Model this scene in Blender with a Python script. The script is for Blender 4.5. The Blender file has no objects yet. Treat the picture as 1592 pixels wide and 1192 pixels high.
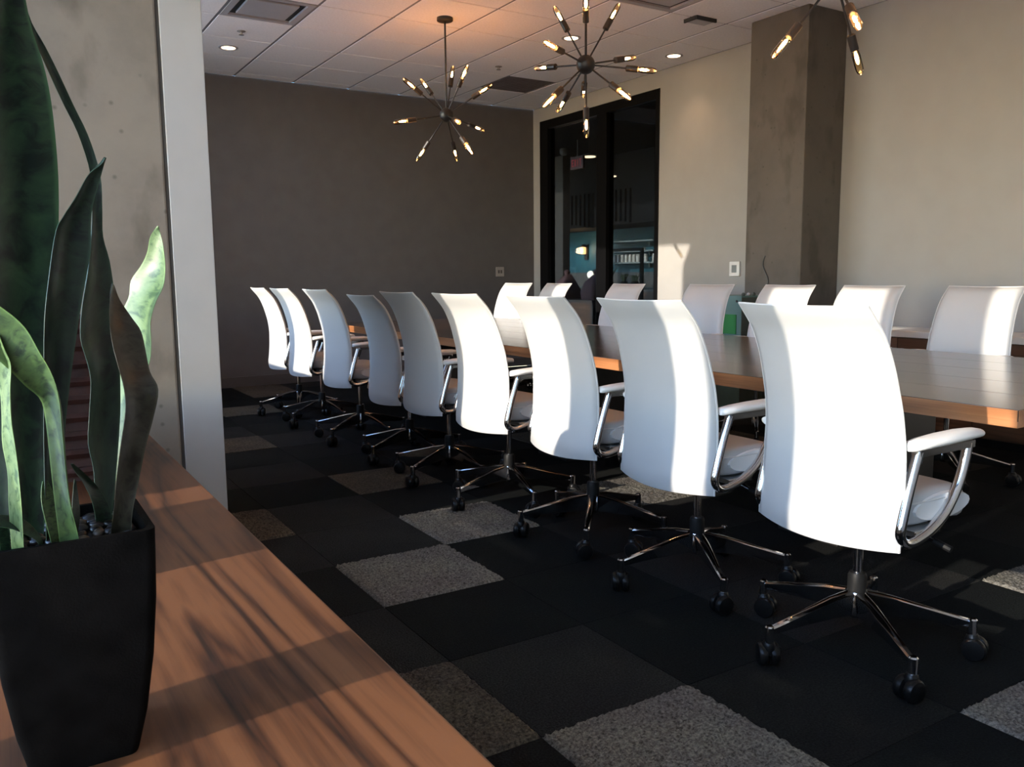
import bpy, bmesh, math, random
from mathutils import Vector, Matrix
random.seed(7)
sc = bpy.context.scene
C = sc.collection

# ------------------------------------------------------------------ camera
FPX, YAW, PITCH, ROLL, CAMZ = 1300.0, 0.5556388, 0.1291594, -0.0086049, 1.16
_F = Vector((math.sin(YAW)*math.cos(PITCH), math.cos(YAW)*math.cos(PITCH), -math.sin(PITCH)))
_r = Vector((math.cos(YAW), -math.sin(YAW), 0)); _u = _r.cross(_F)
_R = math.cos(ROLL)*_r + math.sin(ROLL)*_u
_U = -math.sin(ROLL)*_r + math.cos(ROLL)*_u
cd = bpy.data.cameras.new('camera'); cam = bpy.data.objects.new('camera', cd); C.objects.link(cam)
cd.sensor_width = 36.0; cd.lens = FPX/1592*36.0; cd.clip_start = 0.02; cd.clip_end = 300
cam.matrix_world = Matrix(((_R.x, _U.x, -_F.x, 0), (_R.y, _U.y, -_F.y, 0), (_R.z, _U.z, -_F.z, CAMZ), (0, 0, 0, 1)))
sc.camera = cam
CAM = Vector((0, 0, CAMZ))
def ray(u, v): return _F + _R*((u-796)/FPX) - _U*((v-596)/FPX)
def at_y(u, v, y): d = ray(u, v); return CAM + d*(y/d.y)
def at_x(u, v, x): d = ray(u, v); return CAM + d*(x/d.x)
def at_z(u, v, z): d = ray(u, v); return CAM + d*((z-CAMZ)/d.z)

# ------------------------------------------------------------------ world, sun, exposure
TAZ, TEL = 0.145, 0.300          # sun direction: slope in plan and in elevation
w = bpy.data.worlds.new('world'); sc.world = w; w.use_nodes = True
nt = w.node_tree; bg = nt.nodes['Background']
sky = nt.nodes.new('ShaderNodeTexSky'); sky.sky_type = 'NISHITA'; sky.sun_disc = False
sky.sun_elevation = math.atan(TEL); sky.sun_rotation = math.atan2(-1, -TAZ)
sky.air_density = 1.0; sky.dust_density = 0.3; sky.ozone_density = 2.0
tint = nt.nodes.new('ShaderNodeMixRGB'); tint.blend_type = 'MULTIPLY'; tint.inputs[0].default_value = 1.0; tint.inputs[2].default_value = (0.90, 0.98, 1.11, 1)
nt.links.new(sky.outputs[0], tint.inputs[1]); nt.links.new(tint.outputs[0], bg.inputs[0]); bg.inputs[1].default_value = 0.75
sd = bpy.data.lights.new('sun', 'SUN'); sun = bpy.data.objects.new('sun', sd); C.objects.link(sun)
sd.energy = 4.2; sd.color = (1.0, 0.88, 0.74); sd.angle = math.radians(0.55)
_s = Vector((1, TAZ, -TEL*math.sqrt(1+TAZ*TAZ))).normalized()
sun.rotation_euler = _s.to_track_quat('-Z', 'Y').to_euler(); sun.location = (-8, -1, 5)
sc.view_settings.view_transform = 'Standard'; sc.view_settings.look = 'None'
sc.view_settings.gamma = 1.0; sc.view_settings.use_curve_mapping = False
sc.view_settings.exposure = 1.15

# ------------------------------------------------------------------ materials
M = {}
def new_mat(name):
    m = bpy.data.materials.new(name); m.use_nodes = True
    M[name] = m
    return m, m.node_tree, m.node_tree.nodes['Principled BSDF']
def N(nt, typ, **kw):
    n = nt.nodes.new(typ)
    for k, v in kw.items():
        if k in n.inputs: n.inputs[k].default_value = v
        else: setattr(n, k, v)
    return n
def ramp(nt, fac, stops):
    r = nt.nodes.new('ShaderNodeValToRGB'); el = r.color_ramp.elements
    while len(el) < len(stops): el.new(0.5)
    for e, (p, c) in zip(el, stops): e.position = p; e.color = (*c, 1)
    nt.links.new(fac, r.inputs[0]); return r
def coords(nt, scale=(1, 1, 1), kind='Object', rot=(0, 0, 0)):
    t = nt.nodes.new('ShaderNodeTexCoord'); mp = nt.nodes.new('ShaderNodeMapping')
    mp.inputs['Scale'].default_value = scale; mp.inputs['Rotation'].default_value = rot
    nt.links.new(t.outputs[kind], mp.inputs[0]); return mp.outputs[0]
def plain(name, col, rough=0.5, metal=0.0, var=0.12, scale=6.0, bump=0.0, bscale=200.0, spec=0.5, detail=4.0):
    m, nt, b = new_mat(name)
    co = coords(nt)
    n = N(nt, 'ShaderNodeTexNoise', Scale=scale, Detail=detail); nt.links.new(co, n.inputs['Vector'])
    lo = tuple(c*(1-var) for c in col); hi = tuple(min(1, c*(1+var)) for c in col)
    r = ramp(nt, n.outputs['Fac'], [(0.3, lo), (0.7, hi)]); nt.links.new(r.outputs[0], b.inputs['Base Color'])
    b.inputs['Roughness'].default_value = rough; b.inputs['Metallic'].default_value = metal
    b.inputs['Specular IOR Level'].default_value = spec
    if bump:
        n2 = N(nt, 'ShaderNodeTexNoise', Scale=bscale, Detail=3.0); nt.links.new(co, n2.inputs['Vector'])
        bp = N(nt, 'ShaderNodeBump', Strength=bump, Distance=0.004); nt.links.new(n2.outputs['Fac'], bp.inputs['Height'])
        nt.links.new(bp.outputs[0], b.inputs['Normal'])
    return m
def emit(name, col, strength):
    m, nt, b = new_mat(name)
    b.inputs['Base Color'].default_value = (*col, 1); b.inputs['Emission Color'].default_value = (*col, 1)
    b.inputs['Emission Strength'].default_value = strength; return m
def wood(name, stops, across=10.0, along=0.9, rough=0.38, axis='y', coat=0.0, streak=0.55, figure=3.0):
    # stops run from the dark vein colour to the pale sapwood colour
    m, nt, b = new_mat(name)
    sc3 = (across, along, across) if axis == 'y' else (along, across, across)
    co = coords(nt, sc3)
    big = N(nt, 'ShaderNodeTexNoise', Scale=0.42, Detail=5.0, Roughness=0.42, Distortion=0.7); nt.links.new(co, big.inputs['Vector'])
    mul = N(nt, 'ShaderNodeMath', operation='MULTIPLY'); nt.links.new(big.outputs['Fac'], mul.inputs[0]); mul.inputs[1].default_value = figure*2
    pp = N(nt, 'ShaderNodeMath', operation='PINGPONG'); nt.links.new(mul.outputs[0], pp.inputs[0]); pp.inputs[1].default_value = 0.5
    co2 = coords(nt, (sc3[0]*11, sc3[1]*2.2, sc3[2]*11))
    fine = N(nt, 'ShaderNodeTexNoise', Scale=1.0, Detail=4.0, Roughness=0.65); nt.links.new(co2, fine.inputs['Vector'])
    co3 = coords(nt, (sc3[0]*1.5, sc3[1]*1.2, sc3[2]*1.5))
    mid = N(nt, 'ShaderNodeTexNoise', Scale=1.0, Detail=3.0, Roughness=0.6, Distortion=0.8); nt.links.new(co3, mid.inputs['Vector'])
    a1 = N(nt, 'ShaderNodeMath', operation='MULTIPLY_ADD'); nt.links.new(fine.outputs['Fac'], a1.inputs[0]); a1.inputs[1].default_value = 0.60; nt.links.new(pp.outputs[0], a1.inputs[2])
    a2 = N(nt, 'ShaderNodeMath', operation='MULTIPLY_ADD'); nt.links.new(mid.outputs['Fac'], a2.inputs[0]); a2.inputs[1].default_value = streak; nt.links.new(a1.outputs[0], a2.inputs[2])
    r = ramp(nt, a2.outputs[0], stops); nt.links.new(r.outputs[0], b.inputs['Base Color'])
    b.inputs['Roughness'].default_value = rough
    b.inputs['Coat Weight'].default_value = coat; b.inputs['Coat Roughness'].default_value = 0.14
    bp = N(nt, 'ShaderNodeBump', Strength=0.06, Distance=0.002); nt.links.new(fine.outputs['Fac'], bp.inputs['Height'])
    nt.links.new(bp.outputs[0], b.inputs['Normal']); return m
def concrete(name, col):
    m, nt, b = new_mat(name)
    co = coords(nt)
    n1 = N(nt, 'ShaderNodeTexNoise', Scale=1.6, Detail=8.0, Roughness=0.65); nt.links.new(co, n1.inputs['Vector'])
    r1 = ramp(nt, n1.outputs['Fac'], [(0.30, tuple(c*0.72 for c in col)), (0.5, col), (0.75, tuple(c*1.18 for c in col))])
    v = N(nt, 'ShaderNodeTexVoronoi', Scale=11.0); nt.links.new(co, v.inputs['Vector'])
    rv = ramp(nt, v.outputs['Distance'], [(0.03, (0.5, 0.5, 0.48)), (0.12, (1, 1, 1))])
    st = N(nt, 'ShaderNodeTexNoise', Scale=4.5, Detail=6.0); nt.links.new(coords(nt, (1, 1, 0.5)), st.inputs['Vector'])
    rs = ramp(nt, st.outputs['Fac'], [(0.34, (0.62, 0.60, 0.57)), (0.46, (1, 1, 1))])
    a = N(nt, 'ShaderNodeMixRGB', blend_type='MULTIPLY'); a.inputs[0].default_value = 0.8
    nt.links.new(r1.outputs[0], a.inputs[1]); nt.links.new(rv.outputs[0], a.inputs[2])
    a2 = N(nt, 'ShaderNodeMixRGB', blend_type='MULTIPLY'); a2.inputs[0].default_value = 0.9
    nt.links.new(a.outputs[0], a2.inputs[1]); nt.links.new(rs.outputs[0], a2.inputs[2])
    nt.links.new(a2.outputs[0], b.inputs['Base Color']); b.inputs['Roughness'].default_value = 0.8
    nb = N(nt, 'ShaderNodeTexNoise', Scale=45.0, Detail=5.0); nt.links.new(co, nb.inputs['Vector'])
    bp = N(nt, 'ShaderNodeBump', Strength=0.12, Distance=0.003); nt.links.new(nb.outputs['Fac'], bp.inputs['Height'])
    nt.links.new(bp.outputs[0], b.inputs['Normal']); return m
def carpet(name, col, strength=0.9, scale=160.0):
    m, nt, b = new_mat(name)
    co = coords(nt)
    n = N(nt, 'ShaderNodeTexNoise', Scale=scale, Detail=3.0, Roughness=0.7); nt.links.new(co, n.inputs['Vector'])
    r = ramp(nt, n.outputs['Fac'], [(0.33, tuple(c*0.3 for c in col)), (0.52, col), (0.72, tuple(min(1, c*1.8) for c in col))])
    n2 = N(nt, 'ShaderNodeTexNoise', Scale=3.0, Detail=2.0); nt.links.new(co, n2.inputs['Vector'])
    r2 = ramp(nt, n2.outputs['Fac'], [(0.3, (0.75, 0.72, 0.78)), (0.7, (1.15, 1.15, 1.05))])
    a = N(nt, 'ShaderNodeMixRGB', blend_type='MULTIPLY'); a.inputs[0].default_value = 1.0
    nt.links.new(r.outputs[0], a.inputs[1]); nt.links.new(r2.outputs[0], a.inputs[2])
    nt.links.new(a.outputs[0], b.inputs['Base Color']); b.inputs['Roughness'].default_value = 0.95
    b.inputs['Specular IOR Level'].default_value = 0.1
    bp = N(nt, 'ShaderNodeBump', Strength=strength, Distance=0.006); nt.links.new(n.outputs['Fac'], bp.inputs['Height'])
    nt.links.new(bp.outputs[0], b.inputs['Normal']); return m
def glass(name, tint=(1, 1, 1), gloss=0.06, rough=0.02):
    m, nt, b = new_mat(name); out = nt.nodes['Material Output']; nt.nodes.remove(b)
    t = N(nt, 'ShaderNodeBsdfTransparent'); t.inputs[0].default_value = (*tint, 1)
    g = N(nt, 'ShaderNodeBsdfGlossy'); g.inputs['Roughness'].default_value = rough
    fr = N(nt, 'ShaderNodeFresnel', IOR=1.45)
    ml = N(nt, 'ShaderNodeMath', operation='MULTIPLY'); nt.links.new(fr.outputs[0], ml.inputs[0]); ml.inputs[1].default_value = gloss/0.04
    mx = N(nt, 'ShaderNodeMixShader'); nt.links.new(ml.outputs[0], mx.inputs[0])
    nt.links.new(t.outputs[0], mx.inputs[1]); nt.links.new(g.outputs[0], mx.inputs[2])
    nt.links.new(mx.outputs[0], out.inputs[0]); return m
def leaf_mat(name, dark, mid, pale):
    m, nt, b = new_mat(name); out = nt.nodes['Material Output']
    uv = nt.nodes.new('ShaderNodeTexCoord')
    mp = N(nt, 'ShaderNodeMapping'); mp.inputs['Scale'].default_value = (2.2, 26, 1); nt.links.new(uv.outputs['UV'], mp.inputs[0])
    n = N(nt, 'ShaderNodeTexNoise', Scale=1.0, Detail=4.0, Roughness=0.6, Distortion=0.6); nt.links.new(mp.outputs[0], n.inputs['Vector'])
    r = ramp(nt, n.outputs['Fac'], [(0.36, dark), (0.46, mid), (0.66, pale)])
    sx = N(nt, 'ShaderNodeSeparateXYZ'); nt.links.new(uv.outputs['UV'], sx.inputs[0])
    d = N(nt, 'ShaderNodeMath', operation='SUBTRACT'); nt.links.new(sx.outputs[0], d.inputs[0]); d.inputs[1].default_value = 0.5
    ab = N(nt, 'ShaderNodeMath', operation='ABSOLUTE'); nt.links.new(d.outputs[0], ab.inputs[0])
    re = ramp(nt, ab.outputs[0], [(0.0, (0, 0, 0)), (0.44, (0, 0, 0)), (0.485, (1, 1, 1))])
    mx = N(nt, 'ShaderNodeMixRGB'); nt.links.new(re.outputs[0], mx.inputs[0]); nt.links.new(r.outputs[0], mx.inputs[1])
    mx.inputs[2].default_value = (*[min(1, c*1.5) for c in pale], 1)
    nt.links.new(mx.outputs[0], b.inputs['Base Color']); b.inputs['Roughness'].default_value = 0.42
    tr = N(nt, 'ShaderNodeBsdfTranslucent'); nt.links.new(mx.outputs[0], tr.inputs[0])
    ms = N(nt, 'ShaderNodeMixShader'); ms.inputs[0].default_value = 0.12
    nt.links.new(b.outputs[0], ms.inputs[1]); nt.links.new(tr.outputs[0], ms.inputs[2]); nt.links.new(ms.outputs[0], out.inputs[0])
    return m

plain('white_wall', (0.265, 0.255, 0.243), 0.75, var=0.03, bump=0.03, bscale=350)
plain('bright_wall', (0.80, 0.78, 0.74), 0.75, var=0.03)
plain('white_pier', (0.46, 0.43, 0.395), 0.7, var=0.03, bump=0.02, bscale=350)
plain('dark_wall', (0.097, 0.089, 0.086), 0.6, var=0.08, bump=0.06, bscale=300)
plain('dark_base', (0.075, 0.066, 0.06), 0.5, var=0.08)
plain('ceiling_tile', (0.90, 0.86, 0.82), 0.9, var=0.05, scale=60, bump=0.15, bscale=260)
plain('grid_metal', (0.22, 0.21, 0.20), 0.6, var=0.05)
plain('plenum', (0.05, 0.05, 0.05), 0.9)
plain('diffuser_white', (0.40, 0.39, 0.39), 0.5, var=0.03)
plain('slot_black', (0.02, 0.02, 0.02), 0.7)
plain('return_grey', (0.13, 0.12, 0.12), 0.7)
concrete('concrete', (0.265, 0.215, 0.165))
concrete('concrete_warm', (0.088, 0.074, 0.060))
plain('black_alu', (0.0025, 0.0025, 0.003), 0.45, var=0.1, spec=0.1)
plain('black_metal', (0.010, 0.009, 0.009), 0.45, var=0.15)
plain('mullion', (0.03, 0.03, 0.032), 0.5)
plain('leather', (0.42, 0.418, 0.412), 0.42, var=0.015, bump=0.05, bscale=420)
plain('leather_seam', (0.56, 0.55, 0.53), 0.5, var=0.05)
plain('pad_white', (0.66, 0.65, 0.63), 0.35, var=0.02)
plain('chrome', (0.72, 0.72, 0.73), 0.09, 1.0, var=0.03)
plain('caster_black', (0.006, 0.006, 0.006), 0.32, var=0.1, spec=0.25)
plain('plastic_black', (0.008, 0.008, 0.008), 0.5, spec=0.15)
W1 = [(0.46, (0.013, 0.005, 0.0035)), (0.58, (0.043, 0.0150, 0.0068)), (0.72, (0.084, 0.0305, 0.0122)), (1.05, (0.155, 0.061, 0.0245))]
wood('walnut_desk', W1, across=11.0, along=1.3, rough=0.5, streak=0.55, figure=5.0)
W2 = [(0.40, (0.030, 0.016, 0.010)), (0.65, (0.058, 0.032, 0.021)), (1.0, (0.09, 0.052, 0.034))]
wood('walnut_table', W2, across=8.0, along=0.6, rough=0.16, coat=0.25, streak=0.3, figure=1.0)
W3 = [(0.40, (0.16, 0.060, 0.022)), (0.7, (0.27, 0.105, 0.038)), (1.0, (0.36, 0.15, 0.06))]
wood('walnut_edge', W3, across=14.0, along=0.8, rough=0.4)
W4 = [(0.4, (0.05, 0.026, 0.015)), (1.0, (0.12, 0.06, 0.035))]
wood('dark_shelf_wood', W4, rough=0.5)
plain('carpet_backing', (0.012, 0.012, 0.012), 0.95)
carpet('carpet_k', (0.0060, 0.0078, 0.0082))
carpet('carpet_d', (0.011, 0.0118, 0.0118))
carpet('carpet_m', (0.020, 0.0205, 0.0205))
carpet('carpet_t', (0.080, 0.069, 0.054), 1.0, 110)
carpet('carpet_l', (0.155, 0.146, 0.130), 1.0, 110)
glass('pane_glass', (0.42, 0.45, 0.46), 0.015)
glass('window_glass', (0.97, 0.98, 0.98), 0.03)
glass('bulb_glass', (1.0, 0.86, 0.62), 0.10)
emit('filament', (1.0, 0.46, 0.17), 80.0)
emit('downlight_lens', (1.0, 0.66, 0.40), 6.0)
emit('sconce_glow', (1.0, 0.50, 0.20), 5.0)
emit('exit_red', (0.55, 0.012, 0.018), 0.35)
plain('exit_box', (0.035, 0.008, 0.008), 0.6)
plain('pot_black', (0.0045, 0.0042, 0.0042), 0.6, var=0.3, scale=40, bump=0.12, bscale=500, spec=0.02)
plain('soil', (0.015, 0.011, 0.008), 0.95)
plain('pebble_dark', (0.014, 0.010, 0.009), 0.30, var=0.5, scale=60)
plain('pebble_tan', (0.07, 0.05, 0.035), 0.4, var=0.3, scale=60)
leaf_mat('leaf_shaded', (0.004, 0.012, 0.008), (0.013, 0.034, 0.018), (0.03, 0.07, 0.03))  # green darkened to carry the shadow inside the plant
leaf_mat('leaf_sunlit', (0.030, 0.068, 0.026), (0.085, 0.145, 0.056), (0.125, 0.195, 0.082))  # lighter copy of the green, standing for direct sun on a leaf
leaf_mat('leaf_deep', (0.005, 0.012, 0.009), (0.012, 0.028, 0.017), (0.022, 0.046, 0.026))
leaf_mat('leaf_mid_sunlit', (0.010, 0.026, 0.010), (0.038, 0.075, 0.024), (0.062, 0.115, 0.036))  # mid green raised towards the tone of a leaf in sun
leaf_mat('leaf_brown', (0.013, 0.012, 0.008), (0.028, 0.026, 0.018), (0.044, 0.044, 0.03))
plain('basket_red', (0.040, 0.011, 0.008), 0.6, var=0.35, scale=30, bump=0.2, bscale=120)
plain('teal_paint', (0.105, 0.19, 0.175), 0.55, var=0.1)
plain('teal_dark', (0.07, 0.085, 0.07), 0.6)
plain('green_note', (0.02, 0.20, 0.035), 0.6)
plain('plate_grey', (0.30, 0.27, 0.25), 0.5)
plain('plate_white', (0.60, 0.60, 0.59), 0.45)
plain('screen_grey', (0.18, 0.20, 0.20), 0.3)
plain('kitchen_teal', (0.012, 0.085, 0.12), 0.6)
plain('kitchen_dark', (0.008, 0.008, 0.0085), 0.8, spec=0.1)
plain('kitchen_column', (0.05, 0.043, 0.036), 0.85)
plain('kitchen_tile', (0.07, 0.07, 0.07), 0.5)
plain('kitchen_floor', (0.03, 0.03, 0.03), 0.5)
plain('shelf_metal', (0.20, 0.24, 0.24), 0.4)
plain('cup_white', (0.5, 0.5, 0.48), 0.4)
plain('fabric_pink', (0.10, 0.047, 0.044), 0.9)
plain('grey_paint', (0.11, 0.11, 0.105), 0.5)
plain('silver', (0.55, 0.6, 0.66), 0.25, 0.6)
plain('leaf_far', (0.02, 0.04, 0.02), 0.6)
plain('outdoor_ground', (0.70, 0.67, 0.62), 0.9, scale=0.3)
plain('cable_black', (0.02, 0.02, 0.02), 0.5)

# ------------------------------------------------------------------ mesh helpers
class MB:
    def __init__(s): s.v = []; s.f = []; s.uv = None
    def add(s, verts, faces):
        o = len(s.v); s.v += [tuple(v) for v in verts]; s.f += [tuple(i+o for i in f) for f in faces]; return s
    def box(s, x0, x1, y0, y1, z0, z1, rot=0, c=None):
        vs = [(x, y, z) for z in (z0, z1) for y in (y0, y1) for x in (x0, x1)]
        if rot:
            cx, cy = c if c else ((x0+x1)/2, (y0+y1)/2); co, si = math.cos(rot), math.sin(rot)
            vs = [(cx+(x-cx)*co-(y-cy)*si, cy+(x-cx)*si+(y-cy)*co, z) for x, y, z in vs]
        return s.add(vs, [(0, 2, 3, 1), (4, 5, 7, 6), (0, 1, 5, 4), (2, 6, 7, 3), (0, 4, 6, 2), (1, 3, 7, 5)])
    def lathe(s, prof, n=16, c=(0, 0, 0), axis=None):
        c = Vector(c)
        q = Vector((0, 0, 1)).rotation_difference(Vector(axis)) if axis is not None else None
        vs = []; fs = []
        for r, z in prof:
            for k in range(n):
                a = 2*math.pi*k/n; p = Vector((r*math.cos(a), r*math.sin(a), z))
                if q: p = q @ p
                vs.append(c+p)
        m = len(prof)
        for i in range(m-1):
            for k in range(n):
                a, b = i*n+k, i*n+(k+1) % n
                fs.append((a, b, b+n, a+n))
        fs.append(tuple(range(n-1, -1, -1))); fs.append(tuple(range((m-1)*n, m*n)))
        return s.add(vs, fs)
    def tube(s, pts, r, n=8, closed=False, flat=None):
        pts = [Vector(p) for p in pts]; m = len(pts)
        rr = r if isinstance(r, (list, tuple)) else [r]*m
        vs = []; fs = []; up = None
        for i, p in enumerate(pts):
            a = pts[(i-1) % m] if (closed or i > 0) else p
            b = pts[(i+1) % m] if (closed or i < m-1) else p
            t = (b-a).normalized()
            if up is None: up = t.orthogonal().normalized()
            up = (up - t*up.dot(t)).normalized()
            side = t.cross(up)
            for k in range(n):
                an = 2*math.pi*k/n
                vs.append(p + (up*math.cos(an) + side*math.sin(an))*rr[i])
        for i in range(m if closed else m-1):
            for k in range(n):
                a = i*n+k; b = i*n+(k+1) % n; c2 = ((i+1) % m)*n
                fs.append((a, b, c2+(k+1) % n, c2+k))
        if not closed:
            fs.append(tuple(range(n-1, -1, -1))); fs.append(tuple(range((m-1)*n, m*n)))
        return s.add(vs, fs)
    def grid(s, rows, wrap=False):
        m = len(rows); n = len(rows[0]); vs = [p for r in rows for p in r]; fs = []
        for i in range(m-1):
            for k in range(n if wrap else n-1):
                a = i*n+k; b = i*n+(k+1) % n
                fs.append((a, b, b+n, a+n))
        return s.add(vs, fs)
    def loft(s, rings):
        n = len(rings[0]); s.grid(rings, wrap=True); o = len(s.v)-n*len(rings)
        s.f.append(tuple(o+i for i in range(n-1, -1, -1))); o2 = len(s.v)-n
        s.f.append(tuple(o2+i for i in range(n))); return s
    def sphere(s, c, r, nu=12, nv=8, sc3=(1, 1, 1)):
        prof = [(r*math.sin(math.pi*i/nv)+1e-5, -r*math.cos(math.pi*i/nv)) for i in range(nv+1)]
        o = len(s.v); s.lathe(prof, nu)
        for i in range(o, len(s.v)):
            x, y, z = s.v[i]; s.v[i] = (c[0]+x*sc3[0], c[1]+y*sc3[1], c[2]+z*sc3[2])
        return s
    def mesh(s, name, mat, bevel=0.0, smooth=35, seg=2, org=None):
        me = bpy.data.meshes.new(name)
        if org is not None: s.v = [(x-org[0], y-org[1], z-org[2]) for x, y, z in s.v]
        me.from_pydata(s.v, [], s.f); me.update()
        bm = bmesh.new(); bm.from_mesh(me)
        bmesh.ops.recalc_face_normals(bm, faces=bm.faces)
        if bevel: bmesh.ops.bevel(bm, geom=[e for e in bm.edges if e.calc_face_angle(0) > 0.5], offset=bevel, segments=seg, affect='EDGES', profile=0.6)
        bm.to_mesh(me); bm.free()
        me.materials.append(M[mat])
        if bevel and smooth == 35: smooth = 0
        if smooth:
            me.shade_smooth(); me.set_sharp_from_angle(angle=math.radians(smooth))
        return me
    def build(s, name, mat, parent=None, bevel=0.0, smooth=35, seg=2, org=None, loc=None):
        return obj(name, s.mesh(name, mat, bevel, smooth, seg, org), parent, loc if loc is not None else (org if (org is not None and parent is None) else None))
def obj(name, me, parent=None, loc=None):
    o = bpy.data.objects.new(name, me); C.objects.link(o)
    if parent is not None: o.parent = parent
    if loc is not None: o.location = loc
    return o
def tag(o, label, cat, group=None):
    o['label'] = label; o['category'] = cat
    if group: o['group'] = group
    return o
def struct(o): o['kind'] = 'structure'; return o
def thing(name, label, cat, loc=(0, 0, 0), rotz=0, group=None):
    o = bpy.data.objects.new(name, None); C.objects.link(o); o.empty_display_size = 0.1
    o.location = loc; o.rotation_euler = (0, 0, rotz); return tag(o, label, cat, group)
def copy_tree(o, parent=None):
    c = o.copy(); C.objects.link(c); c.parent = parent
    for ch in o.children: copy_tree(ch, c)
    return c
def catmull(pts, n):
    pts = [Vector(p) for p in pts]; out = []; m = len(pts)
    for i in range(n+1):
        t = i/n*(m-1); k = min(int(t), m-2); f = t-k
        p0, p1, p2, p3 = pts[max(k-1, 0)], pts[k], pts[k+1], pts[min(k+2, m-1)]
        out.append(0.5*((2*p1)+(-p0+p2)*f+(2*p0-5*p1+4*p2-p3)*f*f+(-p0+3*p1-3*p2+p3)*f**3))
    return out

# ------------------------------------------------------------------ room shell
XW, XR, YB, YF, ZC = -0.35, 5.953, 9.03, -1.6, 3.20
XV, YV = 0.20, 5.30      # beyond the pier (y > YV) the window wall steps into the room to x = XV; unseen step added to raise the sun patch
floor = struct(MB().box(XW-0.2, XR+0.05, YF, YB, -0.06, -0.004).build('floor', 'carpet_backing', smooth=0))
TX0, TY0, TS, TSY = 1.104, 1.650, 0.5, 0.498
KIND = {(0,-1):'l',(1,-1):'d',(2,-1):'k',(3,-1):'k',(2,-2):'l',(4,-1):'l',(-1,0):'t',(0,0):'m',(1,0):'k',(2,0):'m',(3,0):'m',(4,0):'k',(5,0):'d',
 (-1,1):'m',(0,1):'k',(1,1):'k',(2,1):'m',(3,1):'d',(4,1):'k',(-1,2):'d',(0,2):'l',(1,2):'k',(2,2):'d',(3,2):'m',(4,2):'k',
 (-1,3):'m',(0,3):'m',(1,3):'l',(2,3):'k',(3,3):'l',(4,3):'d',(-1,4):'t',(0,4):'m',(1,4):'d',(2,4):'k',(3,4):'d',
 (0,5):'k',(1,5):'t',(2,5):'k',(3,5):'k',(0,6):'m',(1,6):'k',(2,6):'k',(-1,5):'k',(0,7):'d',(1,7):'d',(2,7):'k',(0,8):'t',(1,8):'m',(2,8):'k',
 (0,9):'m',(1,9):'d',(2,9):'m',(1,10):'d',(2,10):'d',(1,11):'t',(2,11):'k',(1,12):'k',(2,12):'k',(1,13):'k',(2,13):'t',(2,14):'t',(1,14):'k',(3,13):'k',(3,14):'m'}
flat_mesh = {}
def tile_mesh(k):
    h = 0.004 if k in 'lt' else 0.0
    return MB().box(0, TS-0.0015, 0, TSY-0.0015, -0.004, h).mesh('carpet_tile', 'carpet_'+k, bevel=0.0015, smooth=0, seg=1)
def shag_mesh(k, n, seed):
    rnd = random.Random(seed); rows = []
    for j in range(n+1):
        row = []
        for i in range(n+1):
            x = TS*i/n; y = TSY*j/n; e = min(i, j, n-i, n-j)
            z = -0.003 if e == 0 else 0.003+0.007*rnd.random()
            jx = 0.004*(rnd.random()-0.5); 
            row.append((x+jx, y+0.004*(rnd.random()-0.5), z))
        rows.append(row)
    return MB().grid(rows).mesh('carpet_tile', 'carpet_'+k, smooth=180)
for k in 'kdmtl': flat_mesh[k] = tile_mesh(k)
shag = {'l': shag_mesh('l', 64, 3), 't': shag_mesh('t', 64, 4)}
NEAR = {(0,-1),(2,-2),(4,-1),(-1,0),(0,2),(1,3),(3,3),(-1,4)}
rt = random.Random(21)
for j in range(-6, 15):
    for i in range(-2, 10):
        if i < 0 and j > 6: continue
        if i > 7 and (j < 0 or j > 8): continue
        k = KIND.get((i, j)) or rt.choice('kkkddmkkdt')
        x, y = TX0+i*TS, TY0+j*TSY
        if x+TS > XR+0.02 or y+TSY > YB+0.1: 
            pass
        me = shag[k] if (i, j) in NEAR and k in shag else flat_mesh[k]
        o = obj('carpet_tile', me, floor, (x, y, 0))

# ceiling: slab, recessed grid bars, tiles
GX0, GY0, GT = 1.072, 8.861, 0.61
ceil = struct(MB().box(XW-0.2, XR+0.05, YF, YV, ZC+0.03, ZC+0.12).box(XV-0.05, XR+0.05, YV, YB, ZC+0.03, ZC+0.12).build('ceiling', 'plenum', smooth=0))
for i in range(-2, 9):
    x = GX0+i*GT
    if XW < x < XR: MB().box(x-0.012, x+0.012, YF, YB if x > XV else YV, ZC+0.001, ZC+0.03).build('grid_bar', 'grid_metal', ceil, smooth=0)
for j in range(-1, 18):
    y = GY0-j*GT
    if YF < y < YB: MB().box(XW-0.2 if y < YV else XV-0.04, XR, y-0.008, y+0.008, ZC+0.003, ZC+0.03).build('grid_bar', 'grid_metal', ceil, smooth=0)
special = {(1, 3): 'diffuser', (5, 6): 'diffuser', (6, 1): 'return'}
tm = {}
def ctile(wx, wy):
    key = (round(wx, 3), round(wy, 3))
    if key not in tm: tm[key] = MB().box(0, wx, 0, wy, 0, 0.02).mesh('ceiling_tile', 'ceiling_tile', bevel=0.003, smooth=0, seg=1)
    return tm[key]
for i in range(-2, 9):
    for j in range(-1, 17):
        x0, x1 = GX0+i*GT+0.010, GX0+(i+1)*GT-0.010
        y1, y0 = GY0-j*GT-0.006, GY0-(j+1)*GT+0.006
        x0, x1 = max(x0, XW-0.15 if y0 < YV-.3 else XV-.03), min(x1, XR-0.004); y0, y1 = max(y0, YF+.01), min(y1, YB-0.004)
        if x1-x0 < 0.03 or y1-y0 < 0.03 or (i, j) in special: continue
        obj('ceiling_tile', ctile(x1-x0, y1-y0), ceil, (x0, y0, ZC-0.002))
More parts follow.
